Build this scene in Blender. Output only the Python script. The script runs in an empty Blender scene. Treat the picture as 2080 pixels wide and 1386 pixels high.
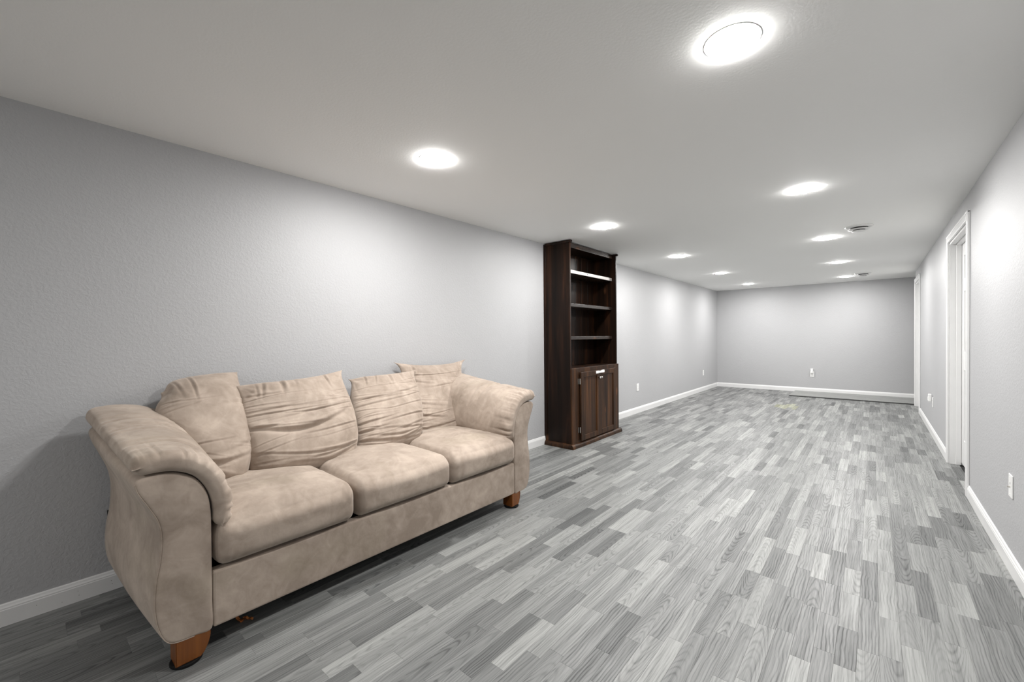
import bpy, bmesh, math, random
import numpy as np
from mathutils import Matrix, Vector

random.seed(7); np.random.seed(7)
scene = bpy.context.scene
COL = scene.collection

# ------------------------------------------------------------------ camera, world, exposure
ROOM_L, ROOM_R, ROOM_F, ROOM_H = -2.748, 0.523, 10.49, 2.2     # left wall, right wall, far wall, ceiling
ROOM_B = -4.3                                                   # wall behind the photographer
WALL_END = 9.56                                                 # right wall stops here, the room opens to the right
FPX, YAW, PITCH, ROLL, CAM_Z = 856.2, -0.70889, -0.0103, -0.00815, 1.1851
cy, sy = math.cos(YAW), math.sin(YAW)
FW = Vector((sy*math.cos(PITCH), cy*math.cos(PITCH), math.sin(PITCH)))
_r = Vector((cy, -sy, 0)); _u = _r.cross(FW)
RT = math.cos(ROLL)*_r + math.sin(ROLL)*_u
UP = -math.sin(ROLL)*_r + math.cos(ROLL)*_u
CAM = Vector((0, 0, CAM_Z))
cam_d = bpy.data.cameras.new('camera'); cam = bpy.data.objects.new('camera', cam_d); COL.objects.link(cam)
cam_d.sensor_fit = 'HORIZONTAL'; cam_d.sensor_width = 36; cam_d.lens = 36*FPX/2080
cam_d.clip_start = 0.02; cam_d.clip_end = 60
M = Matrix((RT, UP, -FW)).transposed().to_4x4(); M.translation = CAM
cam.matrix_world = M
scene.camera = cam

world = bpy.data.worlds.new('world'); scene.world = world; world.use_nodes = True
world.node_tree.nodes['Background'].inputs[0].default_value = (0.8, 0.85, 0.9, 1)
world.node_tree.nodes['Background'].inputs[1].default_value = 0.02
scene.view_settings.view_transform = 'Standard'; scene.view_settings.look = 'None'
scene.view_settings.gamma = 1; scene.view_settings.use_curve_mapping = False
scene.view_settings.exposure = 1.24
LAMP = 190.0                                                    # radiance of the lamp diffusers
scene.cycles.max_bounces = 10; scene.cycles.diffuse_bounces = 8
scene.cycles.sample_clamp_indirect = 8.0
scene.cycles.caustics_reflective = False; scene.cycles.caustics_refractive = False

# ------------------------------------------------------------------ node helpers
class NT:
    def __init__(s, name):
        s.m = bpy.data.materials.new(name); s.m.use_nodes = True
        s.t = s.m.node_tree; s.b = s.t.nodes['Principled BSDF']
    def n(s, typ, **kw):
        nd = s.t.nodes.new(typ)
        for k, v in kw.items():
            if k in nd.inputs: s.put(nd.inputs[k], v)
            else: setattr(nd, k, v)
        return nd
    def put(s, inp, v):
        if isinstance(v, bpy.types.NodeSocket): s.t.links.new(v, inp)
        elif isinstance(v, tuple) and len(v) == 3 and inp.type == 'RGBA': inp.default_value = v + (1,)
        else: inp.default_value = v
    def math(s, op, a, b=0.0, c=0.0):
        nd = s.t.nodes.new('ShaderNodeMath'); nd.operation = op
        s.put(nd.inputs[0], a); s.put(nd.inputs[1], b); s.put(nd.inputs[2], c); return nd.outputs[0]
    def noise(s, vec, scale, detail=2.0, rough=0.5, dist=0.0):
        nd = s.n('ShaderNodeTexNoise'); s.put(nd.inputs['Vector'], vec)
        nd.inputs['Scale'].default_value = scale; nd.inputs['Detail'].default_value = detail
        nd.inputs['Roughness'].default_value = rough; nd.inputs['Distortion'].default_value = dist
        return nd.outputs['Fac']
    def mapping(s, vec, scale=(1, 1, 1), loc=(0, 0, 0)):
        nd = s.n('ShaderNodeMapping'); s.put(nd.inputs['Vector'], vec)
        nd.inputs['Scale'].default_value = scale; nd.inputs['Location'].default_value = loc
        return nd.outputs[0]
    def ramp(s, fac, stops):
        nd = s.n('ShaderNodeValToRGB'); s.put(nd.inputs[0], fac); e = nd.color_ramp.elements
        while len(e) < len(stops): e.new(0.5)
        for k, (p, c) in enumerate(stops):
            e[k].position = p; e[k].color = (tuple(c) + (1,)) if not isinstance(c, float) else (c, c, c, 1)
        return nd.outputs[0]
    def mix(s, fac, a, b, mode='MIX'):
        nd = s.t.nodes.new('ShaderNodeMix'); nd.data_type = 'RGBA'; nd.blend_type = mode
        s.put(nd.inputs[0], fac); s.put(nd.inputs[6], a); s.put(nd.inputs[7], b); return nd.outputs[2]
    def bump(s, h, strength=0.3, dist=0.01, normal=None):
        nd = s.n('ShaderNodeBump'); s.put(nd.inputs['Height'], h)
        nd.inputs['Strength'].default_value = strength; nd.inputs['Distance'].default_value = dist
        if normal is not None: s.put(nd.inputs['Normal'], normal)
        return nd.outputs[0]
    def pos(s): return s.n('ShaderNodeNewGeometry').outputs['Position']
    def objc(s): return s.n('ShaderNodeTexCoord').outputs['Object']
    def set(s, color=None, rough=None, normal=None, spec=None, metal=None, **kw):
        b = s.b.inputs
        if color is not None: s.put(b['Base Color'], color)
        if rough is not None: s.put(b['Roughness'], rough)
        if normal is not None: s.put(b['Normal'], normal)
        if spec is not None: s.put(b['Specular IOR Level'], spec)
        if metal is not None: s.put(b['Metallic'], metal)
        for k, v in kw.items(): s.put(b[k], v)
        return s.m

def mat_wall():
    t = NT('grey_textured_paint'); p = t.pos()
    a = t.noise(p, 75, 3, 0.55, 0.6); b = t.noise(p, 14, 2); f = t.noise(p, 190, 2)
    peel = t.ramp(a, [(0.42, 0.0), (0.62, 1.0)])
    h = t.math('ADD', t.math('MULTIPLY', peel, t.math('ADD', 0.5, b)), t.math('MULTIPLY', f, 0.25))
    c = t.mix(t.noise(p, 1.2, 2), (0.392, 0.393, 0.402), (0.418, 0.419, 0.426))
    return t.set(c, 0.5, t.bump(h, 0.24, 0.0026), 0.35)
def mat_ceiling():
    t = NT('white_ceiling_paint'); p = t.pos()
    c = t.mix(t.noise(p, 0.8, 2), (0.90, 0.90, 0.885), (0.93, 0.93, 0.915))
    return t.set(c, 0.75, t.bump(t.noise(p, 90, 3), 0.15, 0.003), 0.25)
def mat_trim():
    t = NT('white_gloss_trim_paint'); p = t.pos()
    return t.set(t.mix(t.noise(p, 6, 2), (0.68, 0.68, 0.68), (0.74, 0.74, 0.735)), 0.28, t.bump(t.noise(p, 40, 2), 0.05, 0.002), 0.5)
def mat_plain(name, col, rough=0.5, spec=0.5, metal=0.0, bumpy=60):
    t = NT(name); p = t.objc()
    c = t.mix(t.noise(p, 25, 2), tuple(x*0.88 for x in col), tuple(min(1, x*1.1) for x in col))
    return t.set(c, rough, t.bump(t.noise(p, bumpy, 2), 0.06, 0.002), spec, metal)
def mat_plank():
    t = NT('grey_laminate_wood'); uvn = t.n('ShaderNodeUVMap'); uvn.uv_map = 'grain'
    at = t.n('ShaderNodeVertexColor'); at.layer_name = 'data'
    sp = t.n('ShaderNodeSeparateColor'); t.put(sp.inputs[0], at.outputs[0])
    tone, kind, seed, tint = sp.outputs[0], sp.outputs[1], sp.outputs[2], at.outputs[1]
    su = t.n('ShaderNodeSeparateXYZ'); t.put(su.inputs[0], uvn.outputs[0]); u, v = su.outputs[0], su.outputs[1]
    cb = t.n('ShaderNodeCombineXYZ'); t.put(cb.inputs[0], u); t.put(cb.inputs[1], v); t.put(cb.inputs[2], t.math('MULTIPLY', seed, 37.0))
    vec = cb.outputs[0]
    n1 = t.noise(t.mapping(vec, (13, 4.0, 1)), 1.0, 2, 0.5)
    n2 = t.noise(t.mapping(vec, (60, 8, 1)), 1.0, 2)
    ak = t.math('ABSOLUTE', kind)
    arch = t.math('MINIMUM', t.math('MULTIPLY', ak, 2.5), 1.0)         # 1: cathedral plank, 0: straight grain
    uc = t.math('SUBTRACT', u, t.math('MULTIPLY', t.math('SUBTRACT', seed, 0.5), 0.045))
    f = t.math('MULTIPLY', v, t.math('MULTIPLY', kind, 22.0))
    f = t.math('ADD', f, t.math('MULTIPLY', t.math('MULTIPLY', t.math('MULTIPLY', uc, uc), 2300.0), arch))
    f = t.math('ADD', f, t.math('MULTIPLY', uc, t.math('MULTIPLY', t.math('SUBTRACT', 1.0, arch), 95.0)))
    f = t.math('ADD', f, t.math('MULTIPLY', n1, 3.2)); f = t.math('ADD', f, t.math('MULTIPLY', n2, 0.55))
    band = t.math('ADD', t.math('MULTIPLY', t.math('SINE', t.math('MULTIPLY', f, 6.2832)), 0.5), 0.5)
    line = t.math('POWER', band, 3.2)
    fib = t.noise(t.mapping(vec, (300, 7, 1)), 1.0, 3, 0.65)
    fibs = t.ramp(fib, [(0.40, 0.0), (0.68, 1.0)])
    patch = t.noise(t.mapping(vec, (22, 3.0, 1), (3, 7, 0)), 1.0, 2)
    pat = t.ramp(patch, [(0.32, 0.15), (0.66, 1.0)])
    streak = t.noise(t.mapping(vec, (55, 1.6, 1), (9, 2, 0)), 1.0, 2)
    dark = t.math('MULTIPLY', t.math('MULTIPLY', line, pat), t.math('ADD', 0.34, t.math('MULTIPLY', tone, 0.45)))
    dark = t.math('ADD', dark, t.math('MULTIPLY', fibs, 0.40))
    dark = t.math('ADD', dark, t.math('MULTIPLY', t.math('SUBTRACT', streak, 0.42), 1.15))
    dark = t.math('MINIMUM', t.math('MAXIMUM', dark, 0.0), 1.0)
    base = t.ramp(tone, [(0.0, (0.295, 0.300, 0.290)), (0.5, (0.195, 0.199, 0.195)), (1.0, (0.100, 0.103, 0.102))])
    dk = t.mix(1.0, base, (0.30, 0.305, 0.31), 'MULTIPLY')
    c = t.mix(dark, base, dk)
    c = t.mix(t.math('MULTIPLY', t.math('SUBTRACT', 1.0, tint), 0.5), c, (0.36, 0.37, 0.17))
    r = t.math('ADD', 0.38, t.math('MULTIPLY', dark, 0.2))
    return t.set(c, r, t.bump(dark, 0.10, 0.001), 0.42)
def mat_suede(name='beige_suede', a=(0.430, 0.356, 0.297), b=(0.270, 0.217, 0.176)):
    t = NT(name); p = t.objc()
    big = t.noise(p, 4.0, 3, 0.6, 0.8); mid = t.noise(p, 13, 3, 0.6, 1.2)
    f = t.math('ADD', t.math('MULTIPLY', big, 0.65), t.math('MULTIPLY', mid, 0.35))
    f = t.ramp(f, [(0.36, 0.0), (0.62, 1.0)])
    c = t.mix(f, a, b)
    stain = t.ramp(t.noise(p, 2.3, 1, 0.5, 0.3), [(0.60, 0.0), (0.72, 1.0)])
    c = t.mix(t.math('MULTIPLY', stain, 0.25), c, (0.28, 0.245, 0.17))
    soft = t.noise(p, 32, 2); nap = t.noise(p, 480, 2)
    n = t.bump(t.math('ADD', soft, t.math('MULTIPLY', nap, 0.12)), 0.25, 0.006)
    t.set(c, 0.92, n, 0.15)
    t.b.inputs['Sheen Weight'].default_value = 0.28; t.b.inputs['Sheen Roughness'].default_value = 0.45
    t.b.inputs['Sheen Tint'].default_value = (1.0, 0.93, 0.85, 1)
    return t.m
def mat_darkwood(name, c0, c1, c2, rough=0.3, axis=2, spec=0.15):
    t = NT(name); p = t.pos()
    sc = [18, 18, 18]; sc[axis] = 0.9
    g = t.noise(t.mapping(p, tuple(sc)), 1.0, 4, 0.6, 0.4)
    fsc = [110, 110, 110]; fsc[axis] = 3
    f = t.noise(t.mapping(p, tuple(fsc)), 1.0, 2)
    c = t.ramp(g, [(0.30, c0), (0.52, c1), (0.75, c2)])
    c = t.mix(t.math('MULTIPLY', f, 0.5), c, c0)
    vo = t.n('ShaderNodeTexVoronoi'); vsc = [5.5, 5.5, 5.5]; vsc[axis] = 2.6
    t.put(vo.inputs['Vector'], t.mapping(p, tuple(vsc), (0.31, 0.17, 0.45))); vo.inputs['Scale'].default_value = 1.0
    kn = t.ramp(vo.outputs['Distance'], [(0.03, 1.0), (0.16, 0.0)])
    c = t.mix(t.math('MULTIPLY', kn, 0.6), c, (0.16, 0.065, 0.028))
    return t.set(c, t.math('ADD', rough, t.math('MULTIPLY', f, 0.12)), t.bump(f, 0.10, 0.001), spec)
def mat_emit():
    t = NT('lamp_diffuser_glow'); t.set((0.9, 0.9, 0.9), 0.5)
    t.b.inputs['Emission Color'].default_value = (1.0, 0.985, 0.965, 1)
    t.b.inputs['Emission Strength'].default_value = LAMP
    return t.m

WALL, CEIL, TRIM, PLANK, SUEDE, EMIT = mat_wall(), mat_ceiling(), mat_trim(), mat_plank(), mat_suede(), mat_emit()
WOOD = mat_darkwood('dark_stained_pine', (0.005, 0.003, 0.002), (0.015, 0.0070, 0.0042), (0.060, 0.023, 0.010))
WOODF = mat_darkwood('brown_stained_pine_front', (0.013, 0.007, 0.0045), (0.040, 0.019, 0.0095), (0.12, 0.050, 0.019), 0.34)
WOODS = mat_darkwood('dark_stained_pine_shelf', (0.010, 0.007, 0.006), (0.028, 0.018, 0.013), (0.06, 0.035, 0.022), 0.22, 1, 0.5)
LEGW = mat_darkwood('amber_varnished_wood', (0.10, 0.030, 0.005), (0.19, 0.060, 0.010), (0.28, 0.10, 0.018), 0.3, 2, 0.5)
BLACK = mat_plain('black_felt', (0.006, 0.006, 0.006), 0.8, 0.2)
SUBFLOOR = mat_plain('dark_subfloor', (0.05, 0.05, 0.05), 0.9, 0.1)
PLASTIC = mat_plain('white_plastic', (0.80, 0.80, 0.79), 0.35)
METAL = mat_plain('brushed_nickel', (0.55, 0.53, 0.5), 0.28, 0.5, 1.0)
SLOT = mat_plain('dark_slot', (0.03, 0.03, 0.03), 0.6)
VENTP = mat_plain('white_enamel_vent', (0.74, 0.74, 0.73), 0.35)
EDGEHILITE = mat_plain('painted_shelf_edge_highlight', (0.46, 0.43, 0.41), 0.35)  # lamp highlight on the top shelf's front edge, put into its base colour
ORANGE = mat_plain('orange_paper', (0.55, 0.19, 0.05), 0.6)

# ------------------------------------------------------------------ object helpers
def base_of(o):
    v = Vector((0, 0, 0))
    while o is not None: v += o.location; o = o.parent
    return v
def tag(o, label=None, cat=None, group=None, kind=None):
    for k, v in (('label', label), ('category', cat), ('group', group), ('kind', kind)):
        if v: o[k] = v
    return o
def thing(name, label=None, cat=None, loc=(0, 0, 0), group=None, kind=None):
    o = bpy.data.objects.new(name, None); COL.objects.link(o); o.location = loc
    o.empty_display_size = 0.05
    return tag(o, label, cat, group, kind)
def link(name, me, mat, parent=None, local=False, smooth=False, kind=None, label=None, loc=(0, 0, 0)):
    o = bpy.data.objects.new(name, me); COL.objects.link(o)
    if mat is not None: me.materials.append(mat)
    if parent is not None:
        o.parent = parent
        if not local: me.transform(Matrix.Translation(-base_of(parent)))
    o.location = loc
    if smooth: me.polygons.foreach_set('use_smooth', [True]*len(me.polygons))
    return tag(o, label, None, None, kind)
def raw(name, verts, faces, mat, parent=None, **kw):
    me = bpy.data.meshes.new(name); me.from_pydata([tuple(v) for v in verts], [], [tuple(f) for f in faces]); me.update()
    return link(name, me, mat, parent, **kw)
class BM:
    def __init__(s): s.b = bmesh.new()
    def box(s, x0, x1, y0, y1, z0, z1, bev=0.0, seg=2):
        r = bmesh.ops.create_cube(s.b, size=1.0)
        vs = r['verts']
        for v in vs:
            v.co = Vector(((x0+x1)/2+v.co.x*(x1-x0), (y0+y1)/2+v.co.y*(y1-y0), (z0+z1)/2+v.co.z*(z1-z0)))
        if bev:
            es = list({e for v in vs for e in v.link_edges})
            bmesh.ops.bevel(s.b, geom=es, offset=bev, segments=seg, affect='EDGES', profile=0.5)
        return s
    def prism(s, prof, a0, a1, axis=1):
        # prof: list of 2D points, extruded from a0 to a1 along axis (1: profile in x,z; 0: profile in y,z)
        def P(p, a): return (p[0], a, p[1]) if axis == 1 else (a, p[0], p[1])
        A = [s.b.verts.new(P(p, a0)) for p in prof]; B = [s.b.verts.new(P(p, a1)) for p in prof]
        n = len(prof)
        for i in range(n): s.b.faces.new((A[i], A[(i+1) % n], B[(i+1) % n], B[i]))
        s.b.faces.new(A[::-1]); s.b.faces.new(B)
        return s
    def cyl(s, c, r, h, axis='Z', seg=24, r2=None):
        m = Matrix.Translation(Vector(c))
        if axis == 'X': m = m @ Matrix.Rotation(math.pi/2, 4, 'Y')
        if axis == 'Y': m = m @ Matrix.Rotation(-math.pi/2, 4, 'X')
        bmesh.ops.create_cone(s.b, cap_ends=True, segments=seg, radius1=r, radius2=r if r2 is None else r2, depth=h, matrix=m)
        return s
    def lathe(s, prof, seg=40, c=(0, 0, 0), closed=False):
        rings = []
        for r, z in prof:
            if r < 1e-5: rings.append([s.b.verts.new((c[0], c[1], c[2]+z))])
            else: rings.append([s.b.verts.new((c[0]+r*math.cos(2*math.pi*k/seg), c[1]+r*math.sin(2*math.pi*k/seg), c[2]+z)) for k in range(seg)])
        pr = list(zip(rings, rings[1:])) + ([(rings[-1], rings[0])] if closed else [])
        for A, B in pr:
            for k in range(seg):
                j = (k+1) % seg
                if len(A) == 1 and len(B) == 1: continue
                if len(A) == 1: s.b.faces.new((A[0], B[j], B[k]))
                elif len(B) == 1: s.b.faces.new((A[k], A[j], B[0]))
                else: s.b.faces.new((A[k], A[j], B[j], B[k]))
        return s
    def done(s, name, mat, parent=None, **kw):
        bmesh.ops.recalc_face_normals(s.b, faces=s.b.faces)
        me = bpy.data.meshes.new(name); s.b.to_mesh(me); s.b.free()
        return link(name, me, mat, parent, **kw)
def struct(o): o['kind'] = 'structure'; return o

# ------------------------------------------------------------------ room shell
struct(BM().box(ROOM_L-0.12, ROOM_L, ROOM_B, ROOM_F, 0, ROOM_H).done('wall_left', WALL))
struct(BM().box(ROOM_L-0.12, 1.75, ROOM_F, ROOM_F+0.12, 0, ROOM_H).done('wall_far', WALL))
struct(BM().box(ROOM_L-0.12, 0.64, ROOM_B-0.12, ROOM_B, 0, ROOM_H).done('wall_back', WALL))
D1, D2, DH = (4.475, 5.49), (8.635, 9.48), 2.0                 # the two doorways, and their height
b = BM(); XR = ROOM_R+0.115
for y0, y1 in ((ROOM_B, D1[0]), (D1[1], D2[0]), (D2[1], WALL_END)): b.box(ROOM_R, XR, y0, y1, 0, ROOM_H)
for y0, y1 in (D1, D2): b.box(ROOM_R, XR, y0, y1, DH, ROOM_H)
struct(b.done('wall_right', WALL))
struct(BM().box(XR, 1.75, WALL_END-0.115, WALL_END, 0, ROOM_H).done('wall_recess', WALL))
struct(BM().box(1.75, 1.87, WALL_END-0.115, ROOM_F+0.12, 0, ROOM_H).done('wall_recess_end', WALL))
struct(BM().box(ROOM_L-0.12, 1.87, ROOM_B-0.12, ROOM_F+0.12, ROOM_H, ROOM_H+0.1).done('ceiling', CEIL))
floor = struct(BM().box(ROOM_L-0.12, 1.87, ROOM_B-0.12, ROOM_F+0.12, -0.06, -0.008).done('floor', SUBFLOOR))

BPROF = [(0, 0), (0.013, 0), (0.013, 0.066), (0.0115, 0.069), (0.0115, 0.074), (0.008, 0.080), (0.0065, 0.087), (0.003, 0.091), (0, 0.091)]
def baseboard(name, segs):
    b = BM()
    for side, a0, a1 in segs:
        if side == 'L': b.prism([(ROOM_L+x, z) for x, z in BPROF], a0, a1, 1)
        if side == 'R': b.prism([(ROOM_R-x, z) for x, z in BPROF], a0, a1, 1)
        if side == 'F': b.prism([(ROOM_F-x, z) for x, z in BPROF], a0, a1, 0)
        if side == 'B': b.prism([(ROOM_B+x, z) for x, z in BPROF], a0, a1, 0)
    return struct(b.done(name, TRIM))
bl = baseboard('baseboard_left', [('L', ROOM_B, 3.742), ('L', 4.815, ROOM_F)])
baseboard('baseboard_far', [('F', ROOM_L, 1.75)])
baseboard('baseboard_right', [('R', ROOM_B, D1[0]-0.065), ('R', D1[1]+0.065, D2[0]-0.065)])
baseboard('baseboard_back', [('B', ROOM_L, ROOM_R)])
b = BM()
for y, z in ((0.03, 0.045), (0.105, 0.022), (0.158, 0.028), (0.155, 0.048), (0.268, 0.030), (0.265, 0.047)):
    b.cyl((ROOM_L+0.0131, y, z), 0.0013, 0.0006, 'X', 8)
b.done('nail_hole', SLOT, bl, kind='stuff')

def doorway(name, y0, y1):
    d = thing(name, loc=(ROOM_R, (y0+y1)/2, 0), kind='structure')
    w, t, rev = 0.062, 0.016, 0.004
    pr = lambda s: [(ROOM_R+0.0005, 0), (ROOM_R-t, 0), (ROOM_R-t, 0)]
    def casing(a0, a1, z0, z1, inner):          # flat colonial casing: thick outer bead, thinner inner edge
        return BM().box(ROOM_R-t, ROOM_R, a0, a1, z0, z1, 0.004, 3)
    c = casing(y0-w, y0-rev+0.004, 0, DH+w, 1); c.done('casing', TRIM, d)
    c = casing(y1+rev-0.004, y1+w, 0, DH+w, 0); c.done('casing', TRIM, d)
    c = casing(y0-rev+0.004, y1+rev-0.004, DH, DH+w, 0)
    c.box(ROOM_R-t-0.003, ROOM_R, y0-w, y1+w, DH+w-0.014, DH+w, 0.003); c.done('casing', TRIM, d)
    x1 = XR
    BM().box(ROOM_R, x1, y0, y0+0.018, 0, DH-0.018, 0.001).done('jamb', TRIM, d)
    BM().box(ROOM_R, x1, y1-0.018, y1, 0, DH-0.018, 0.001).done('jamb', TRIM, d)
    BM().box(ROOM_R, x1, y0, y1, DH-0.018, DH, 0.001).done('jamb', TRIM, d)
    xs = ROOM_R+0.040
    b = BM(); b.box(xs, xs+0.035, y0+0.018, y0+0.029, 0, DH-0.018, 0.003); b.box(xs, xs+0.035, y1-0.029, y1-0.018, 0, DH-0.018, 0.003)
    b.box(xs, xs+0.035, y0+0.029, y1-0.029, DH-0.029, DH-0.018, 0.003); b.done('door_stop', TRIM, d)
    # six-panel leaf, closed against the stop
    xl = xs+0.036; ya, yb = y0+0.021, y1-0.021
    b = BM(); b.box(xl+0.008, xl+0.035, ya, yb, 0.022, DH-0.021)
    W = yb-ya; st = 0.11
    for a0, a1 in ((ya, ya+st), ((ya+yb)/2-0.05, (ya+yb)/2+0.05), (yb-st, yb)): b.box(xl, xl+0.012, a0, a1, 0.022, DH-0.021, 0.002)
    mid = (ya+yb)/2
    for z0, z1 in ((0.022, 0.24), (0.86, 1.02), (1.55, 1.66), (DH-0.14, DH-0.021)):
        for a0, a1 in ((ya+st, mid-0.05), (mid+0.05, yb-st)): b.box(xl+0.0004, xl+0.012, a0, a1, z0, z1, 0.0015)
    b.done('door_leaf', TRIM, d)
    return d
doorway('door_1', *D1); doorway('door_2', *D2)

# ------------------------------------------------------------------ floor planks
SW = 0.0632
def plank_geo(x0, x1, y0, y1, zt, along=1):
    g, k = 0.00008, 0.00045
    X0, X1, Y0, Y1 = x0+g, x1-g, y0+g, y1-g
    v = [(X0+k, Y0+k, zt), (X1-k, Y0+k, zt), (X1-k, Y1-k, zt), (X0+k, Y1-k, zt),
         (X0, Y0, zt-0.0004), (X1, Y0, zt-0.0004), (X1, Y1, zt-0.0004), (X0, Y1, zt-0.0004),
         (X0, Y0, zt-0.008), (X1, Y0, zt-0.008), (X1, Y1, zt-0.008), (X0, Y1, zt-0.008)]
    f = [(0, 1, 2, 3)]
    for i in range(4):
        j = (i+1) % 4
        f += [(4+i, 4+j, j, i), (8+i, 8+j, 4+j, 4+i)]
    f += [(11, 10, 9, 8)]
    return v, f
def plank_mesh(name, items, along=1):
    V, F, UV, CD = [], [], [], []
    for (x0, x1, y0, y1, zt, dat) in items:
        v, f = plank_geo(x0, x1, y0, y1, zt); o = len(V); V += v
        xc, yc = (x0+x1)/2, (y0+y1)/2
        for q in f:
            F.append(tuple(i+o for i in q))
            for i in q:
                dx, dy = v[i][0]-xc, v[i][1]-yc
                UV.append((dx, dy) if along == 1 else (dy, dx)); CD.append(dat)
    me = bpy.data.meshes.new(name); me.from_pydata(V, [], F)
    ul = me.uv_layers.new(name='grain'); ul.data.foreach_set('uv', [c for p in UV for c in p])
    ca = me.color_attributes.new('data', 'FLOAT_COLOR', 'CORNER'); ca.data.foreach_set('color', [c for p in CD for c in p])
    me.update(); return me
rng = random.Random(11)
def rnd_data(tint=1.0):
    tone = min(1, max(0, rng.gauss(0.45, 0.23)))
    kind = rng.choice((0.0, 0.0, 0.03, -0.03, 0.05, rng.uniform(0.45, 1.0), rng.uniform(0.45, 1.0), -rng.uniform(0.45, 1.0)))
    return (tone, kind, rng.random(), tint)
items = []
x = ROOM_R + 2*SW
row = 0
xs = [ROOM_R + k*SW for k in range(20, -53, -1)]
for xr in xs:
    x1, x0 = xr, max(xr-SW, ROOM_L)
    if x1 <= ROOM_L+0.002: break
    y = ROOM_B if x1 < ROOM_R+0.002 else (D1[0]-0.3 if x1 < XR else WALL_END)
    yend = ROOM_F
    y -= rng.uniform(0, 0.35) if x1 < ROOM_R+0.002 else 0
    while y < yend-0.002:
        y1 = min(yend, y+rng.choice((0.27, 0.31, 0.36, 0.40, 0.46))*rng.uniform(0.96, 1.04))
        if yend-y1 < 0.08: y1 = yend
        a = max(y, ROOM_B)
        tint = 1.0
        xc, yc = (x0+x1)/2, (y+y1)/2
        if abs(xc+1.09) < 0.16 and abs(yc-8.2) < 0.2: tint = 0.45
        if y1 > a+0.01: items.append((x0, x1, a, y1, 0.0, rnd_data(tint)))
        y = y1
def screen(P):
    d = Vector(P)-CAM; z = d.dot(FW)
    if z < 0.15: return None
    return 1040+FPX*d.dot(RT)/z, 693-FPX*d.dot(UP)/z, z
def score(it):
    xc, yc = (it[0]+it[1])/2, (it[2]+it[3])/2
    if xc < -1.93 and 0.3 < yc < 2.35: return 0
    if xc < -2.37 and 3.7 < yc < 4.85: return 0
    if xc > ROOM_R: return 0
    s = screen((xc, yc, 0))
    if s is None or not (-60 < s[0] < 2140 and 400 < s[1] < 1440): return 0
    d = (Vector((xc, yc, 0))-CAM).length
    return (it[1]-it[0])*(it[3]-it[2])/d**3
order = sorted(range(len(items)), key=lambda i: -score(items[i]))
near, rest = order[:298], order[298:]
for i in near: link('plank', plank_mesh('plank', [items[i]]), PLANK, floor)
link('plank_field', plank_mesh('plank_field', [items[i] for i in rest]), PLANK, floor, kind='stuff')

# low raised strip of flooring against the far wall
pf = thing('floor_platform', 'low raised strip of grey wood-look flooring lying along the far wall', 'platform', (-0.2, 10.05, 0))
px0, px1, py0, py1 = -1.235, 1.74, 9.62, ROOM_F-0.014
BM().box(px0+0.004, px1, py0+0.004, py1, 0.0005, 0.013).done('underlay', SLOT, pf)
yy = py0
while yy < py1-0.01:
    y2 = min(py1, yy+0.145)
    xx = px0
    while xx < px1-0.01:
        x2 = min(px1, xx+rng.uniform(0.7, 1.2))
        if px1-x2 < 0.2: x2 = px1
        tone = min(1, max(0, rng.gauss(0.04, 0.08)))
        link('plank', plank_mesh('plank', [(xx, x2, yy, y2, 0.022, (tone, 0.0, rng.random(), 1.0))], 0), PLANK, pf)
        xx = x2
    yy = y2

# ------------------------------------------------------------------ ceiling lights
def lamp_meshes():
    b = BM().lathe([(0.0855, -0.0003), (0.0855, -0.0016), (0.0880, -0.0016), (0.0900, -0.0010), (0.0912, 0.0)], 48)
    ring = bpy.data.meshes.new('trim_ring'); bmesh.ops.recalc_face_normals(b.b, faces=b.b.faces); b.b.to_mesh(ring); b.b.free()
    ring.materials.append(VENTP); ring.polygons.foreach_set('use_smooth', [True]*len(ring.polygons))
    b = BM().lathe([(0.0853, -0.0012), (0.084, -0.0034), (0.079, -0.0052), (0.064, -0.0070), (0.042, -0.0082), (0.02, -0.0088), (0, -0.0090)], 32)
    dif = bpy.data.meshes.new('diffuser'); bmesh.ops.recalc_face_normals(b.b, faces=b.b.faces); b.b.to_mesh(dif); b.b.free()
    # normals must face down
    if sum(p.normal.z for p in dif.polygons) > 0: dif.flip_normals()
    dif.materials.append(EMIT); dif.polygons.foreach_set('use_smooth', [True]*len(dif.polygons))
    return ring, dif
RING, DIF = lamp_meshes()
ordn = ['nearest the camera', 'second from the camera', 'third from the camera', 'fourth from the camera', 'nearest the far wall']
for cx, rowname in ((-0.372, 'row by the doors'), (-1.9, 'row over the sofa side')):
    for k in range(5):
        yk = 1.615 + 1.972*k if cx > -1 else 1.555 + 1.98*k
        lab = f'round ceiling light, {ordn[k]} in the {rowname}'
        t = thing('ceiling_light', lab, 'light', (cx, yk, ROOM_H), 'round ceiling lights in two rows')
        o = bpy.data.objects.new('trim_ring', RING); COL.objects.link(o); o.parent = t
        o = bpy.data.objects.new('diffuser', DIF); COL.objects.link(o); o.parent = t
for cx, nm in ((-0.372, 'door side'), (-1.9, 'sofa side')):         # the rows go on behind the photographer
    t = thing('ceiling_light', f'round ceiling light behind the camera on the {nm}', 'light', (cx, -2.35, ROOM_H), 'round ceiling lights in two rows')
    for nm2, me2 in (('trim_ring', RING), ('diffuser', DIF)):
        o = bpy.data.objects.new(nm2, me2); COL.objects.link(o); o.parent = t

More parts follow.
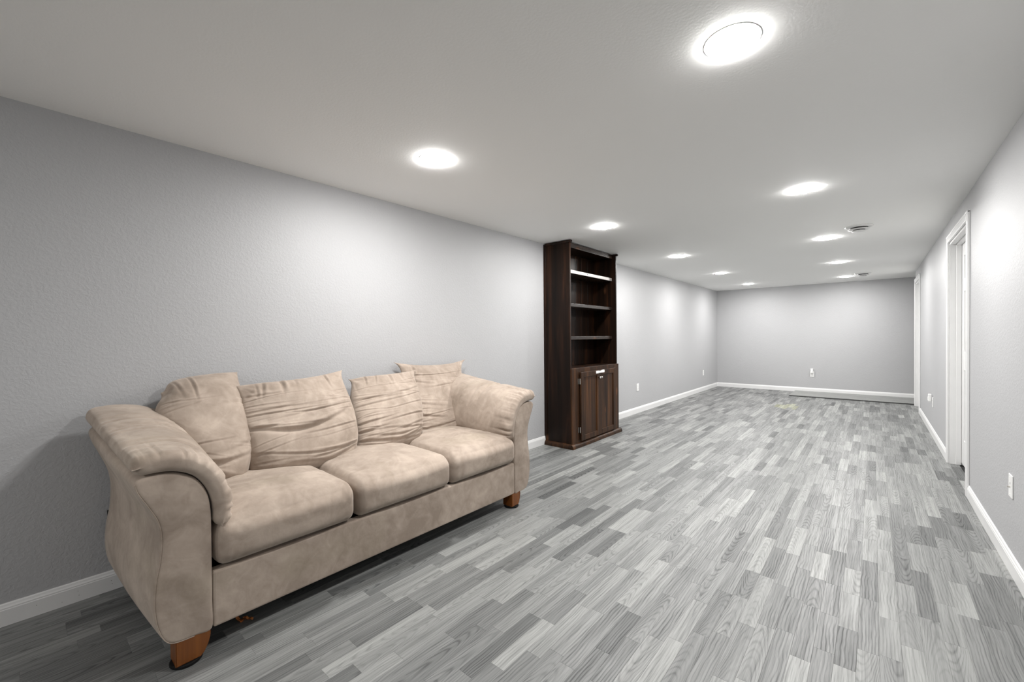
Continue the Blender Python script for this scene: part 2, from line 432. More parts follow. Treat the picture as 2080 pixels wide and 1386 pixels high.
# ------------------------------------------------------------------ round ceiling vents
def vent(loc, label, R=0.105):
    t = thing('ceiling_vent', label, 'vent', loc, 'round ceiling vents')
    k = R/0.105
    def part(name, prof, mat):
        return BM().lathe([(r*k, z*k) for r, z in prof], 48).done(name, mat, t, local=True, smooth=True)
    part('flange', [(0.0, -0.0005), (0.105, -0.0005), (0.105, -0.004), (0.100, -0.009), (0.086, -0.014), (0.0, -0.014)], VENTP)
    part('duct_opening', [(0.0, -0.0145), (0.068, -0.0145), (0.052, -0.028), (0.0, -0.028)], SLOT)
    part('cone', [(0.0, -0.0285), (0.066, -0.0245), (0.080, -0.026), (0.081, -0.029), (0.060, -0.033), (0.0, -0.033)], VENTP)
    part('inner_opening', [(0.0, -0.0335), (0.046, -0.0335), (0.034, -0.042), (0.0, -0.042)], SLOT)
    part('centre_cap', [(0.0, -0.0425), (0.050, -0.040), (0.056, -0.042), (0.056, -0.045), (0.040, -0.049), (0.0, -0.050)], VENTP)
vent((-0.105, 5.17, ROOM_H), 'round white ceiling vent nearer the camera, beside a ceiling light')
vent((-0.135, 9.2, ROOM_H), 'small round white ceiling vent close to the far wall', 0.11)

# ------------------------------------------------------------------ wall plates and plugs
def plate(name, label, cat, loc, facing, kind, group=None):
    """facing: '+x', '-x', '-y' = direction the plate looks"""
    t = thing(name, label, cat, loc, group)
    R = {'+x': Matrix.Rotation(math.pi/2, 4, 'Z'), '-x': Matrix.Rotation(-math.pi/2, 4, 'Z'), '-y': Matrix.Identity(4)}[facing]
    def add(nm, b, mat, par=t, **kw):       # built looking along -y, then turned
        bmesh.ops.transform(b.b, matrix=R, verts=b.b.verts)
        return b.done(nm, mat, par, local=True, **kw)
    add('cover_plate', BM().box(-0.035, 0.035, -0.006, 0, -0.057, 0.057, 0.0035, 3), PLASTIC)
    if kind == 'duplex':
        for z in (-0.0195, 0.0195):
            r = add('receptacle', BM().box(-0.0165, 0.0165, -0.0075, -0.005, z-0.014, z+0.014, 0.002), PLASTIC)
            add('slot', BM().box(-0.0075, -0.0055, -0.0079, -0.007, z-0.002, z+0.006).box(0.0055, 0.0075, -0.0079, -0.007, z-0.002, z+0.006).cyl((0, -0.0074, z-0.008), 0.0022, 0.001, 'Y', 10), SLOT, r)
        add('screw', BM().cyl((0, -0.0065, 0), 0.003, 0.002, 'Y', 12), METAL)
    if kind == 'jack':
        add('jack', BM().cyl((0, -0.009, -0.004), 0.0045, 0.008, 'Y', 14).cyl((0, -0.0135, -0.004), 0.0028, 0.004, 'Y', 12), METAL)
        add('slot', BM().box(-0.002, 0.002, -0.0066, -0.005, 0.008, 0.018), SLOT)
        for z in (-0.042, 0.042): add('screw', BM().cyl((0, -0.0065, z), 0.0028, 0.002, 'Y', 12), PLASTIC)
    return t, R
def plug(name, label, cat, loc, facing, dims):
    t = thing(name, label, cat, loc)
    R = {'+x': Matrix.Rotation(math.pi/2, 4, 'Z'), '-x': Matrix.Rotation(-math.pi/2, 4, 'Z'), '-y': Matrix.Identity(4)}[facing]
    def add(nm, b, mat):
        bmesh.ops.transform(b.b, matrix=R, verts=b.b.verts); return b.done(nm, mat, t, local=True)
    w, d, h = dims
    add('body', BM().box(-w/2, w/2, -d, 0, -h/2, h/2, 0.006, 3), PLASTIC)
    add('front_cap', BM().box(-w*0.36, w*0.36, -d-0.004, -d+0.002, -h*0.40, h*0.1, 0.0025, 2), PLASTIC)
OG = 'white outlets low on the walls'
plate('wall_outlet', 'white outlet on the left wall just past the bookcase', 'outlet', (ROOM_L, 6.155, 0.392), '+x', 'duplex', OG)
plate('wall_outlet', 'white outlet on the left wall near the far corner', 'outlet', (ROOM_L, 9.445, 0.385), '+x', 'duplex', OG)
plate('wall_outlet', 'white outlet on the far wall, with a plug-in in its top socket', 'outlet', (-0.949, ROOM_F, 0.372), '-y', 'duplex', OG)
plate('wall_outlet', 'white outlet on the right wall between the two doors', 'outlet', (ROOM_R, 6.85, 0.385), '-x', 'duplex', OG)
plate('wall_plate', 'white cable jack plate on the right wall nearest the camera', 'wall plate', (ROOM_R, 3.2, 0.421), '-x', 'jack')
plug('plug_in_adapter', 'white plug-in adapter standing up from the far wall outlet', 'plug', (-0.951, ROOM_F-0.0078, 0.437), '-y', (0.044, 0.035, 0.10))
plug('plug_in_freshener', 'slim white plug-in unit in the right wall outlet between the doors', 'plug', (ROOM_R-0.0078, 6.93, 0.43), '-x', (0.05, 0.028, 0.085))

# ------------------------------------------------------------------ bookcase
BX0, BXF, BY0, BY1 = ROOM_L+0.014, -2.412, 3.748, 4.808         # back, front of the side panels, near side, far side
bc = thing('bookcase', 'tall dark-stained wooden bookcase with cupboard doors against the left wall', 'bookcase', ((BX0+BXF)/2, (BY0+BY1)/2, 0))
T = 0.022
LEDGE = 0.842
for y0 in (BY0, BY1-T): BM().box(BX0, BXF, y0, y0+T, 0.0, 2.172, 0.002).done('side_panel', WOOD, bc)
nb = 7; yi0, yi1 = BY0+T, BY1-T
for k in range(nb):                                             # boarded back
    a = yi0+(yi1-yi0)*k/nb; e = yi0+(yi1-yi0)*(k+1)/nb
    BM().box(BX0, BX0+0.012, a+0.0008, e-0.0008, 0.05, 2.165, 0.002, 1).done('back_board', WOOD, bc)
XSH = -2.468
for z in (1.882, 1.522, 1.165):                                 # shelves, rounded front edge
    s = BM().box(BX0+0.013, XSH-0.003, yi0+0.0005, yi1-0.0005, z-0.018, z+0.018, 0.002).done('shelf', WOODS, bc)
    e = BM().box(XSH-0.003, XSH+0.004, yi0+0.0005, yi1-0.0005, z-0.018, z+0.018, 0.003, 3)
    e.done('shelf_edge', EDGEHILITE if z > 1.8 else WOODS, s, label='front edge with painted pale highlight' if z > 1.8 else None)
    if z > 1.8: [BM().cyl((XSH+0.0042, yy_, z+dz_), rr_, 0.001, 'X', 10).done('nail_hole', SLOT, s) for yy_, dz_, rr_ in ((4.20, 0.002, 0.006), (4.42, -0.004, 0.004))]
BM().box(BX0+0.013, XSH+0.03, yi0, yi1, LEDGE-0.026, LEDGE-0.002, 0.002).done('cupboard_top', WOOD, bc)
BM().box(BX0+0.013, XSH+0.02, yi0, yi1, 0.05, 0.07).done('cupboard_floor', WOOD, bc)
BM().box(BX0+0.013, XSH+0.004, yi0, yi1, 2.148, 2.166, 0.002).done('top_board', WOOD, bc)
BM().box(XSH-0.012, XSH+0.006, yi0, yi1, 2.138, 2.192, 0.004, 3).done('top_rail', WOODS, bc)
for y0, y1 in ((BY0-0.012, BY0+T+0.004), (BY1-T-0.004, BY1+0.012)): # cap mouldings on the sides, rounded nose forward
    BM().box(BX0, BXF+0.022, y0, y1, 2.168, 2.194, 0.011, 4).done('cap_moulding', WOOD, bc)
BM().box(BX0-0.012, BX0+0.022, BY0-0.008, BY0-0.0002, 0.1, 2.19, 0.003).done('scribe_strip', WOOD, bc)
# face frame of the cupboard
FX0, FX1 = BXF, BXF+0.020
DY0, DYM, DY1, DZ0, DZ1 = 3.888, 4.286, 4.690, 0.062, 0.798
for y0, y1 in ((BY0, DY0+0.018), (DY1-0.018, BY1)): BM().box(FX0, FX1, y0, y1, 0.03, LEDGE, 0.0025).done('stile', WOODF, bc)
BM().box(FX0, FX1, DY0+0.018, DY1-0.018, DZ1-0.012, LEDGE, 0.002).done('rail', WOODF, bc)
BM().box(FX0, FX1, DY0+0.018, DY1-0.018, 0.03, DZ0+0.014, 0.002).done('rail', WOODF, bc)
def cup_door(y0, y1, x0, hinge_side):
    fw = 0.056
    d = BM()
    d.box(x0, x0+0.019, y0, y0+fw, DZ0, DZ1, 0.0035, 2); d.box(x0, x0+0.019, y1-fw, y1, DZ0, DZ1, 0.0035, 2)
    d.box(x0, x0+0.019, y0+fw, y1-fw, DZ0, DZ0+fw, 0.0035, 2); d.box(x0, x0+0.019, y0+fw, y1-fw, DZ1-fw, DZ1, 0.0035, 2)
    o = d.done('cupboard_door', WOODF, bc)
    BM().box(x0+0.001, x0+0.008, y0+fw-0.004, y1-fw+0.004, DZ0+fw-0.004, DZ1-fw+0.004).done('door_panel', WOODF, o)
    ky = y1-0.022 if hinge_side < 0 else y0+0.022
    BM().lathe([(0, 0), (0.007, 0), (0.006, 0.010), (0.010, 0.014), (0.0135, 0.020), (0.0125, 0.026), (0.007, 0.030), (0, 0.031)], 24).done('k', METAL).name
    k = bpy.data.objects['k']; k.data.transform(Matrix.Translation(Vector((x0+0.019, ky, 0.715))-base_of(o)) @ Matrix.Rotation(math.pi/2, 4, 'Y'))
    k.parent = o; k.name = 'knob'; k.data.name = 'knob'; k.data.polygons.foreach_set('use_smooth', [True]*len(k.data.polygons))
    hy = y0-0.004 if hinge_side < 0 else y1+0.004
    for z in (0.18, 0.70):
        s = -1 if hinge_side < 0 else 1
        b = BM().cyl((x0+0.006, hy, z), 0.0055, 0.06, 'Z', 12)
        b.box(FX1, FX1+0.002, min(hy, hy+s*0.022), max(hy, hy+s*0.022), z-0.03, z+0.03, 0.0008, 1); b.done('hinge', METAL, o)
cup_door(DY0, DYM-0.002, FX1+0.008, -1)
cup_door(DYM+0.002, DY1, FX1+0.002, 1)
# white child-safety latch strapped over the two doors above the knobs
b = BM(); xl = FX1+0.0275
b.box(xl, xl+0.012, 4.195, 4.255, 0.762, 0.793, 0.005, 3); b.box(xl-0.006, xl+0.010, 4.325, 4.385, 0.764, 0.795, 0.005, 3)
b.box(xl+0.004, xl+0.012, 4.24, 4.34, 0.766, 0.790, 0.003, 2)
b.done('safety_latch', PLASTIC, bc, label='white plastic safety latch')
# quarter-round plinth
def quarter(r=0.030): return [(0, 0), (r, 0), (r, 0.014)] + [(r*math.cos(a), 0.014+0.034*math.sin(a)) for a in np.linspace(0.25, math.pi/2, 6)]
b = BM(); b.prism([(FX1+p, z) for p, z in quarter()], BY0-0.03, BY1+0.03, 1)
b.prism([(BY0-p, z) for p, z in quarter()], BX0+0.002, FX1+0.004, 0)
b.prism([(BY1+p, z) for p, z in quarter()], BX0+0.002, FX1+0.004, 0)
b.done('base_moulding', WOODF, bc)

# ------------------------------------------------------------------ sofa
SC = 1.334                                                      # middle of the sofa along the wall
XF, XB = -1.88, -2.68
sofa = thing('sofa', 'beige suede three-seat sofa with rolled arms against the left wall', 'sofa', (-2.28, SC, 0))

def catmull(P, n, closed=True):
    P = np.array(P, float); N = len(P); out = []
    seg = N if closed else N-1
    per = max(2, n//seg)
    for i in range(seg):
        if closed: a, b_, c, d = P[(i-1) % N], P[i], P[(i+1) % N], P[(i+2) % N]
        else: a, b_, c, d = P[max(i-1, 0)], P[i], P[i+1], P[min(i+2, N-1)]
        for k in range(per):
            t = k/per
            out.append(0.5*((2*b_)+(-a+c)*t+(2*a-5*b_+4*c-d)*t*t+(-a+3*b_-3*c+d)*t**3))
    if not closed: out.append(P[-1])
    return np.array(out)
def loft(rings, cap0=True, cap1=True, closed=True):
    V = [tuple(p) for r in rings for p in r]; n = len(rings[0]); F = []
    for i in range(len(rings)-1):
        for k in range(n if closed else n-1):
            j = (k+1) % n
            F.append((i*n+k, i*n+j, (i+1)*n+j, (i+1)*n+k))
    if cap0: F.append(tuple(range(n))[::-1])
    if cap1: F.append(tuple((len(rings)-1)*n+k for k in range(n)))
    return V, F
def mesh_from(name, V, F, mat, parent, mirror=False, **kw):
    if mirror:
        V = [(x, 2*SC-y, z) for x, y, z in V]
    bm = bmesh.new(); vs = [bm.verts.new(v) for v in V]
    for f in F:
        try: bm.faces.new([vs[i] for i in f])
        except ValueError: pass
    bmesh.ops.recalc_face_normals(bm, faces=bm.faces)
    me = bpy.data.meshes.new(name); bm.to_mesh(me); bm.free()
    return link(name, me, mat, parent, smooth=True, **kw)

ARM = [(0.455, 0.10), (0.40, 0.098), (0.345, 0.103), (0.316, 0.125), (0.296, 0.181), (0.288, 0.255), (0.292, 0.335), (0.305, 0.415),
       (0.310, 0.49), (0.302, 0.548), (0.277, 0.607), (0.250, 0.662), (0.242, 0.695), (0.262, 0.712), (0.327, 0.715), (0.375, 0.698),
       (0.417, 0.667), (0.446, 0.612), (0.457, 0.54), (0.458, 0.45), (0.458, 0.34), (0.458, 0.20)]
RISE, FLARE = 0.085, 0.048
def sweep(y, z, x):
    """side sweep of the arm: the top rises and the outside flares towards the wall"""
    t = (XF-x)/(XF-XB)
    up = max(0.0, min(1.0, (z-0.42)/0.3))
    out = max(0.0, min(1.0, (0.470-y)/0.14))
    return (x, y-FLARE*t*out, z+RISE*t*up)
def arm_body(mirror):
    prof = catmull(ARM, 110); c = prof.mean(0)
    nrm = np.roll(prof, -1, 0)-np.roll(prof, 1, 0); nrm = np.stack([nrm[:, 1], -nrm[:, 0]], 1); nrm /= np.linalg.norm(nrm, axis=1)[:, None]
    if ((prof-c)*nrm).sum() < 0: nrm = -nrm
    rings = []
    r = 0.012
    for a in np.linspace(0, math.pi/2, 4):
        rings.append([sweep(p[0]-n[0]*r*(1-math.sin(a)), p[1]-n[1]*r*(1-math.sin(a)), XF-r+r*math.cos(a)) for p, n in zip(prof, nrm)])
    for x in np.linspace(XF-0.03, XB, 20):
        t = (XF-x)/(XF-XB)
        bul = 0.006*math.sin(math.pi*t)
        rings.append([sweep(p[0]+n[0]*bul*(1 if p[0] < 0.4 else 0), p[1]+n[1]*bul*(1 if p[0] < 0.4 else 0), x) for p, n in zip(prof, nrm)])
    V, F = loft(rings)
    return mesh_from('arm', V, F, SUEDE, sofa, mirror)
PADC = [(0.232, 0.752), (0.275, 0.757), (0.330, 0.757), (0.385, 0.742), (0.434, 0.707), (0.470, 0.652), (0.489, 0.59), (0.493, 0.53), (0.486, 0.478)]
def arm_pad(mirror, parent, seed):
    rs = np.random.RandomState(seed)
    c = catmull(PADC, 88, closed=False); n = len(c)
    d = np.gradient(c, axis=0); L = np.linalg.norm(d, axis=1); tan = d/L[:, None]; nrm = np.stack([-tan[:, 1], tan[:, 0]], 1)
    s = np.concatenate([[0], np.cumsum(np.linalg.norm(np.diff(c, axis=0), axis=1))]); S = s[-1]
    h0 = np.interp(s/S, [0, 0.3, 0.6, 1], [0.036, 0.041, 0.037, 0.030])
    creases = [(rs.uniform(0.04, 0.98)*S, rs.uniform(0.004, 0.009), rs.uniform(0.004, 0.007), rs.uniform(0.05, 0.16)) for _ in range(24)]
    tops = [(rs.uniform(0.05, 0.75), rs.uniform(0.003, 0.006), rs.uniform(0.006, 0.012), rs.uniform(-0.08, 0.08)) for _ in range(16)]
    rings = []
    x_front, r = XF+0.020, 0.034
    stations = [(x_front-r*(1-math.cos(a)), math.sin(a)) for a in np.linspace(0.12, math.pi/2, 9)]
    stations += [(x, 1.0) for x in np.linspace(x_front-r-0.008, XB+0.015, 86)]
    stations += [(XB+0.015-0.02*math.sin(a), math.cos(a)) for a in np.linspace(0.3, 1.35, 4)]
    for x, k in stations:
        t = (XF-x)/(XF-XB)
        inset = r*(1-k)
        h = np.maximum(h0-inset, 0.0015)
        e0 = np.clip((s-inset)/0.034, 0, 1); e1 = np.clip((S-inset-s)/0.036, 0, 1)
        rd = np.sqrt(np.clip(1-(1-e0)**2, 0, 1))*np.sqrt(np.clip(1-(1-e1)**2, 0, 1))
        h = h*rd+0.0004
        hu = h.copy()
        df = max(0.0, x_front-x)
        for (s0, am, w, ln) in creases: hu -= am*np.exp(-((s-s0)/w)**2)*math.exp(-(df/ln)**2)*rd**3*k*np.clip(s/0.03-0.3, 0, 1)*np.clip((S-s)/0.03-0.3, 0, 1)
        for (t0, am, w, sk) in tops:
            dd = (t*0.8-t0*0.8)+sk*(s/S-0.3)
            hu -= am*np.exp(-(dd/w)**2)*np.clip(1.2-1.4*np.abs(s/S-0.28), 0, 1)*rd
        hu += 0.005*np.sin(s/S*5+t*4+seed)*rd*k
        up = [sweep(c[i, 0]+nrm[i, 0]*hu[i], c[i, 1]+nrm[i, 1]*hu[i], x) for i in range(n)]
        lo = [sweep(c[i, 0]-nrm[i, 0]*h[i]*0.92, c[i, 1]-nrm[i, 1]*h[i]*0.92, x) for i in range(n)]
        rings.append(up+lo[::-1])
    V, F = loft(rings, False, False)
    m2 = 2*n
    for e in (0, len(rings)-1):
        for i in range(n-1): F.append((e*m2+i, e*m2+i+1, e*m2+m2-2-i, e*m2+m2-1-i))
    return mesh_from('arm_pad', V, F, SUEDE, parent, mirror)
def arm_welt(mirror, parent):
    prof = catmull(ARM[1:13], 90, closed=False); rings = []
    d = np.gradient(prof, axis=0); d /= np.linalg.norm(d, axis=1)[:, None]
    for p, t in zip(prof, d):
        nn = np.array([-t[1], t[0]])
        if (nn*(np.array([0.40, 0.4])-p)).sum() > 0: nn = -nn
        ring = []
        for k in range(8):
            a = 2*math.pi*k/8
            q = p+nn*(0.0016*math.cos(a)-0.002)
            ring.append(sweep(q[0], q[1], XF-0.004+0.0018*math.sin(a)))
        rings.append(ring)
    V, F = loft(rings)
    mesh_from('welt', V, F, SUEDE, parent, mirror)
for mir, sd in ((False, 3), (True, 8)):
    a = arm_body(mir); arm_pad(mir, a, sd); arm_welt(mir, a)

# front rail, seat deck, back frame, dust cover
b = BM(); b.box(XF-0.05, XF-0.002, 0.4575, 2*SC-0.4575, 0.098, 0.312, 0.010, 3); b.done('front_rail', SUEDE, sofa, smooth=False)
BM().box(XB+0.04, XF-0.05, 0.4595, 2*SC-0.4595, 0.22, 0.305).done('seat_deck', BLACK, sofa)
BM().box(XB+0.03, XF-0.052, 0.36, 2*SC-0.36, 0.088, 0.097).done('dust_cover', BLACK, sofa)
bk = [(-2.690, 0.12), (-2.640, 0.12), (-2.575, 0.31), (-2.60, 0.50), (-2.642, 0.74), (-2.660, 0.775), (-2.685, 0.785), (-2.702, 0.76), (-2.706, 0.5)]
bk = catmull(bk, 72)
V, F = loft([[(p[0], y, p[1]) for p in bk] for y in np.linspace(0.463, 2*SC-0.463, 12)])
mesh_from('back_frame', V, F, SUEDE, sofa)
# torn corner of dark backing at the near rear edge
BM().box(-2.688, -2.6805, 0.250, 0.270, 0.29, 0.40, 0.003).done('backing_tear', BLACK, sofa, label='dark torn edge at the rear of the arm')

# legs: tapered wooden blocks, one curved edge, black glide below
def leg(x, y0, wtop=0.105, wbot=0.074, dep=0.085, h=0.104, curve=1):
    prof = [(y0, 0.012), (y0, h), (y0+wtop, h)] + [(y0+wbot+(wtop-wbot)*math.sin(a)**0.8, 0.012+(h-0.012)*(0.02+0.9*a/(math.pi/2))) for a in np.linspace(math.pi/2*0.95, 0.0, 8)]
    b = BM(); b.prism(prof, x-dep, x, 0)
    es = [e for e in b.b.edges if abs(e.verts[0].co.x-e.verts[1].co.x) < 1e-6]
    bmesh.ops.bevel(b.b, geom=es, offset=0.003, segments=2, affect='EDGES')
    o = b.done('leg', LEGW, sofa)
    BM().lathe([(0, 0.001), (0.048, 0.001), (0.050, 0.004), (0.050, 0.010), (0.047, 0.0125), (0, 0.0125)], 28, (x-0.04, y0+0.038, 0)).done('glide', BLACK, o)
leg(XF-0.004, 0.345); leg(XF-0.004, 2.185, 0.088, 0.066)
leg(XB+0.13, 0.345); leg(XB+0.13, 2.215)

# seat cushions
def cushion(y0, y1, seed, x0=-2.56, x1=-1.852, z0=0.314, z1=0.498, crown=0.038):
    rs = np.random.RandomState(seed); n = 56
    V, F = [], []; idx = {}
    g = np.linspace(-1, 1, n+1)
    g = np.sign(g)*(1-(1-np.abs(g))**1.25)         # denser near the edges
    hx, hy, hz = (x1-x0)/2, (y1-y0)/2, (z1-z0)/2
    m = 20; gz = np.linspace(-1, 1, m+1)
    def vid(p):
        k = tuple(np.round(p, 5))
        if k not in idx: idx[k] = len(V); V.append(p)
        return idx[k]
    def face(ga, gb, fn):
        for i in range(len(ga)-1):
            for j in range(len(gb)-1):
                F.append([vid(fn(ga[i], gb[j])), vid(fn(ga[i+1], gb[j])), vid(fn(ga[i+1], gb[j+1])), vid(fn(ga[i], gb[j+1]))])
    face(g, g, lambda a, b: (a, b, 1.0)); face(g, g, lambda a, b: (a, b, -1.0))
    face(g, gz, lambda a, b: (a, 1.0, b)); face(g, gz, lambda a, b: (a, -1.0, b))
    face(g, gz, lambda a, b: (1.0, a, b)); face(g, gz, lambda a, b: (-1.0, a, b))
    P = np.array(V); H = np.array([hx, hy, hz]); r = np.array([0.075, 0.040, 0.062])
    Q = P*H; inner = np.clip(Q, -(H-r), H-r); d = (Q-inner)/r
    L = np.linalg.norm(d, axis=1); inf = np.abs(d).max(axis=1)
    d = np.where(L[:, None] > 1e-6, d/np.maximum(L, 1e-6)[:, None]*np.minimum(inf, 1)[:, None], d)
    R = inner+d*r
    u, v, w = P[:, 0], P[:, 1], P[:, 2]
    cr = (1-np.abs(u)**2.6)*(1-np.abs(v)**2.6)
    top = np.clip((w+1)/2, 0, 1)
    R[:, 2] += crown*cr*top
    # front crowns forward, sides bulge a little
    R[:, 0] += 0.020*(1-v**2)*(1-w**2)*np.clip(u, 0, 1)**3 + 0.012*np.clip(w, 0, 1)*np.clip(u, 0, 1)**4*(1-v**2)
    R[:, 1] += 0.006*np.sign(v)*np.abs(v)**6*(1-w**2)*(1-u**2)
    # puckers along the front and side seams, and folds on the top
    for _ in range(16):
        v0, am, wd = rs.uniform(-0.95, 0.95), rs.uniform(0.001, 0.003), rs.uniform(0.012, 0.03)
        k = np.exp(-((v-v0+0.1*rs.randn()*(w-1))/wd)**2)*np.clip(u, 0, 1)**8*np.exp(-((w-rs.choice((-0.9, 0.75)))/0.5)**2)
        R[:, 0] -= am*k
    for _ in range(14):
        a, c0, am, wd = rs.uniform(-0.8, 0.8), rs.uniform(-0.6, 0.7), rs.uniform(0.002, 0.0045), rs.uniform(0.02, 0.05)
        ln, cx_, cy_ = rs.uniform(0.25, 0.6), rs.uniform(-0.8, 0.5), rs.uniform(-0.8, 0.8)
        dd = (u-cx_)*math.cos(a)+(v-cy_)*math.sin(a); ll = -(u-cx_)*math.sin(a)+(v-cy_)*math.cos(a)
        k = (np.exp(-(dd/wd)**2)-0.7*np.exp(-((dd-1.9*wd)/(1.3*wd))**2))*np.exp(-(ll/ln)**2)*np.clip((w-0.4)/0.6, 0, 1)
        R[:, 2] -= am*k
    R += np.array([(x0+x1)/2, (y0+y1)/2, (z0+z1)/2])
    mesh_from('seat_cushion', [tuple(p) for p in R], F, SUEDE, sofa)
cushion(0.466, 1.030, 21); cushion(1.036, 1.622, 22); cushion(1.628, 2.200, 23)

# loose back pillows
def ray(px, py): return FW+(px-1040)/FPX*RT-(py-693)/FPX*UP
def hit(px, py, off):                     # photo measurement -> point on the leaning plane of the pillows
    # plane: x = -2.40+off - 0.22*(z-0.49)/0.48
    d = ray(px, py); k = 0.22/0.48
    t = (-2.40+off+k*0.49-k*CAM.z-CAM.x)/(d.x+k*d.z)
    return CAM+d*t
def pillow(label, TL, TR, BR, BL, seed, T=0.20, sag=0.025, bow=(0.0, 0.0), nv=5, nh=15, fold=None, ears=(0, 0, 0, 0), topround=0.0, pinch_k=0.032, ear_f=1.0):
    rs = np.random.RandomState(seed); n = 180
    g = np.linspace(-1, 1, n+1); U, Vv = np.meshgrid(g, g, indexing='ij')
    TL, TR, BR, BL = (np.array(p) for p in (TL, TR, BR, BL))
    a, b_ = (U+1)/2, (Vv+1)/2
    C = ((1-a)*(1-b_))[..., None]*BL+(a*(1-b_))[..., None]*BR+(a*b_)[..., None]*TR+((1-a)*b_)[..., None]*TL
    wv = (TR-TL+BR-BL); wv /= np.linalg.norm(wv); hv = (TL+TR-BL-BR); hv /= np.linalg.norm(hv)
    nv_ = np.cross(wv, hv); nv_ /= np.linalg.norm(nv_)
    if nv_[0] < 0: nv_ = -nv_
    # outline: top edge dips between the ears, sides bow, bottom sags
    C = C - hv*(sag*(1-np.abs(U)**2.2)*np.clip(Vv, 0, 1)**3)[..., None] - hv*(0.018*(1-U**4)*np.clip(-Vv, 0, 1)**3)[..., None]
    side = np.where(U < 0, bow[0]*-1, bow[1])*np.abs(U)**2
    C = C + wv*(side*(1-Vv**2)*(1-0.5*Vv))[..., None]
    C = C + hv*(topround*(1-np.abs(U)**2.0)*np.clip(Vv, 0, 1)**3)[..., None]
    for (su, sv), am in zip(((-1, 1), (1, 1), (1, -1), (-1, -1)), ears):      # + pulls a corner out into an ear, - rounds it off
        wgt = np.exp(-(((U-su)**2+(Vv-sv)**2)/0.10))*am
        C = C + wv*(wgt*su)[..., None] + hv*(wgt*sv*0.8)[..., None]
    pinch = pinch_k*np.clip(Vv, 0, 1)**1.5*(1-np.abs(Vv)**6)          # waist just below the ears
    C = C - wv*(np.sign(U)*np.abs(U)**3*pinch*2.2)[..., None]
    prof = np.clip((1-np.abs(U)**3.2)*(1-np.abs(Vv)**3.4), 0, 1)**0.55
    th = T*0.5*prof*(1-0.22*Vv-0.08*(1-Vv**2))*(1-0.25*np.abs(U*Vv)**2)
    D = np.zeros_like(U)
    def crease(d, w, am, env): return am*(-np.exp(-(d/w)**2)+0.75*np.exp(-((d-1.7*w)/(1.35*w))**2))*env
    for k in range(nh):                                            # sideways folds, denser near the bottom
        v0 = -0.97+1.55*(rs.rand()**1.45); am = rs.uniform(0.004, 0.0095)*(1.15 if v0 < -0.2 else 0.8); w = rs.uniform(0.014, 0.032)
        sl, cu, wob = rs.uniform(-0.10, 0.12), rs.uniform(0.02, 0.16), rs.uniform(-0.02, 0.02)
        d = Vv-(v0+sl*U+cu*U*U+wob*np.sin(3*U+rs.rand()*6))
        sd = rs.choice((-1, 1)); ext = rs.uniform(0.5, 1.9)
        env = np.clip(1.15-(1-sd*U)/ext*1.0, 0, 1)**0.7*np.clip((1-np.abs(U))*9, 0.25, 1)
        D += crease(d, w, am, env)
    for k in range(nh+8):                                          # fine sharp creases
        v0 = -0.95+1.6*(rs.rand()**1.6); am = rs.uniform(0.002, 0.0042); w = rs.uniform(0.011, 0.017)
        d = Vv-(v0+rs.uniform(-0.12, 0.14)*U+rs.uniform(-0.02, 0.14)*U*U+0.015*np.sin(4*U+rs.rand()*6))
        sd = rs.choice((-1, 1)); ext = rs.uniform(0.4, 1.5)
        D += crease(d, w, am, np.clip(1.1-(1-sd*U)/ext, 0, 1)*np.clip((1-np.abs(U))*9, 0.3, 1))
    for k in range(nv):                                            # gathers running down from the top seam
        u0 = rs.uniform(-0.7, 0.85); am = rs.uniform(0.004, 0.010); w = rs.uniform(0.018, 0.04)
        d = U-(u0+rs.uniform(-0.25, 0.15)*(1-Vv)); D += crease(d, w, am, np.clip((Vv-rs.uniform(0.35, 0.6))*3.2, 0, 1))
    for sd in (-1, 1):                                             # folds radiating from the ears
        for k in range(4):
            ang = rs.uniform(0.2, 1.35); du, dv = (1-sd*U), (1-Vv)
            rr = np.hypot(du, dv); dd = (np.arctan2(dv, du)-ang)*rr
            D += crease(dd, 0.03+0.02*rs.rand(), rs.uniform(0.003, 0.006)*ear_f, np.exp(-(rr/0.45)**2)*np.clip(rr*6, 0, 1))
    if fold: 
        v0, cu, am, w, uc = fold
        D += crease(Vv-(v0+cu*(U-uc)**2), w, am, np.exp(-((U-uc)/0.75)**2))
    low = sum(rs.uniform(-1, 1)*np.sin(rs.uniform(1.5, 4)*U+rs.uniform(1.5, 4)*Vv+rs.rand()*6) for _ in range(6))*0.0022
    D = (D+low)*np.clip(prof*1.5, 0, 1)
    Fr = C+nv_*(th*1.12+D)[..., None]; Bk = C-nv_*(th*0.82)[..., None]
    V = np.concatenate([Fr.reshape(-1, 3), Bk.reshape(-1, 3)]); N = n+1; F = []
    for i in range(n):
        for j in range(n):
            q = (i*N+j, (i+1)*N+j, (i+1)*N+j+1, i*N+j+1)
            F.append(q); F.append(tuple(N*N+t for t in q[::-1]))
    me = bpy.data.meshes.new('back_pillow'); me.from_pydata([tuple(p) for p in V], [], F)
    bm = bmesh.new(); bm.from_mesh(me); bmesh.ops.remove_doubles(bm, verts=bm.verts, dist=0.0004)
    bmesh.ops.recalc_face_normals(bm, faces=bm.faces); bm.to_mesh(me); bm.free()
    base = Vector(((BL+BR)/2).tolist())
    me.transform(Matrix.Translation(-base))
    o = link('back_pillow', me, SUEDE, None, smooth=True, loc=base)
    return tag(o, label, 'pillow', 'loose back pillows on the sofa')
def dn(v, dz=0.0, dx=0.0, dy=0.0): return (v.x+dx, v.y+dy, v.z+dz)
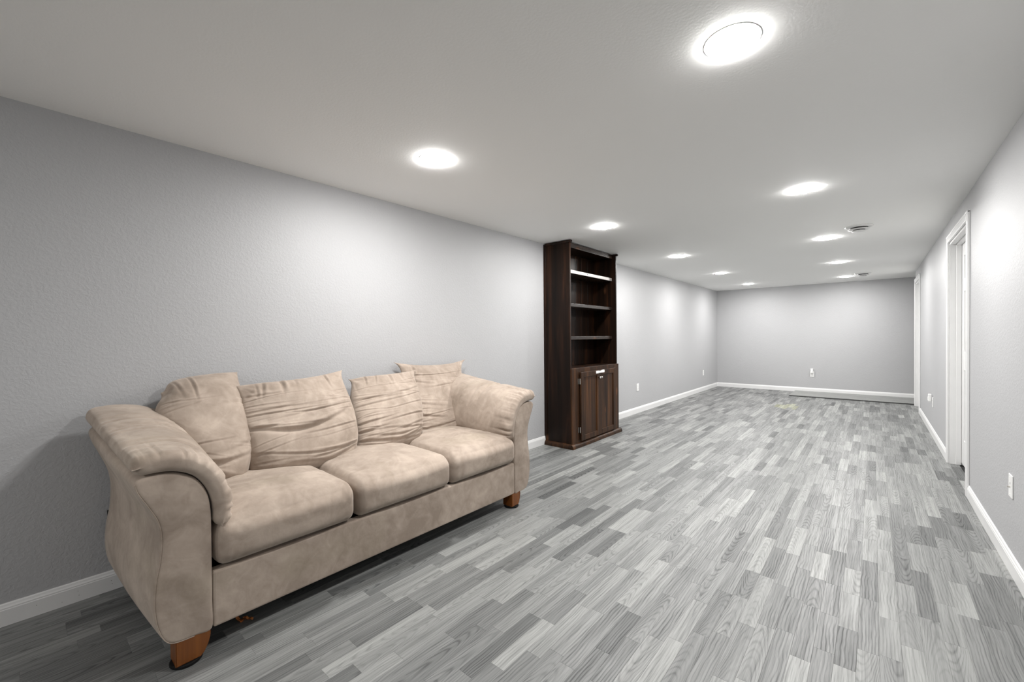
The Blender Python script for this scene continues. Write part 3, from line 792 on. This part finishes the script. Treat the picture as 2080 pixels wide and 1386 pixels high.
pillow('plump beige back pillow slumped in the near corner of the sofa, against the near arm',
       dn(hit(296, 786, -0.04)), dn(hit(482, 756, -0.08)), dn(hit(508, 984, -0.01)), (-2.34, 0.52, 0.50), 31, T=0.27, sag=0.0, bow=(0.035, 0.015), nv=2, nh=8, ears=(-0.050, 0.0, -0.02, -0.03), topround=0.010, pinch_k=0.004, ear_f=0.45)
pillow('widest beige back pillow, with a deep curved fold across its middle',
       dn(hit(469, 781, 0.025)), dn(hit(694, 753, 0.05)), dn(hit(727, 929, 0.085)), dn(hit(510, 979, 0.06)), 32, T=0.20, sag=0.022, bow=(0.0, 0.028), nv=6, nh=15, fold=(-0.28, 0.36, 0.019, 0.050, -0.1), ears=(-0.012, 0.004, -0.015, 0), pinch_k=0.014)
pillow('beige back pillow left of the tallest one, its ear overlapping it',
       dn(hit(700, 767, -0.03)), dn(hit(844, 752, 0.05)), dn(hit(857, 893, 0.085)), dn(hit(728, 928, 0.03)), 33, T=0.19, sag=0.014, bow=(0.0, 0.02), nv=5, nh=19, ears=(-0.022, 0.0, -0.01, 0), pinch_k=0.018)
pillow('beige back pillow standing tallest in the far corner, with two pointed ears',
       dn(hit(800, 737, -0.075)), dn(hit(944, 732, -0.07)), dn(hit(936, 880, -0.05)), dn(hit(842, 898, -0.10)), 34, T=0.17, sag=0.035, bow=(0.0, 0.0), nv=3, nh=16, ears=(0.004, 0.012, -0.006, 0), pinch_k=0.036)

# orange scrap on the floor under the sofa
b = BM()
for (x, y, a, l, w, z) in ((-2.020, 0.585, 0.3, 0.050, 0.012, 0.004), (-2.010, 0.590, 1.7, 0.034, 0.010, 0.007), (-1.998, 0.615, 0.9, 0.030, 0.014, 0.006), (-2.015, 0.602, 2.3, 0.022, 0.008, 0.010)):
    m = Matrix.Translation((x, y, z)) @ Matrix.Rotation(a, 4, 'Z') @ Matrix.Rotation(0.35, 4, 'Y')
    g = bmesh.ops.create_grid(b.b, x_segments=5, y_segments=2, size=0.5)['verts']
    for v in g: v.co = m @ Vector((v.co.x*l, v.co.y*w, 0.003*math.sin(v.co.x*9)))
bmesh.ops.solidify(b.b, geom=b.b.faces[:], thickness=0.001)
tag(b.done('paper_scrap', ORANGE), 'small crumpled orange scrap on the floor under the sofa', 'scrap')
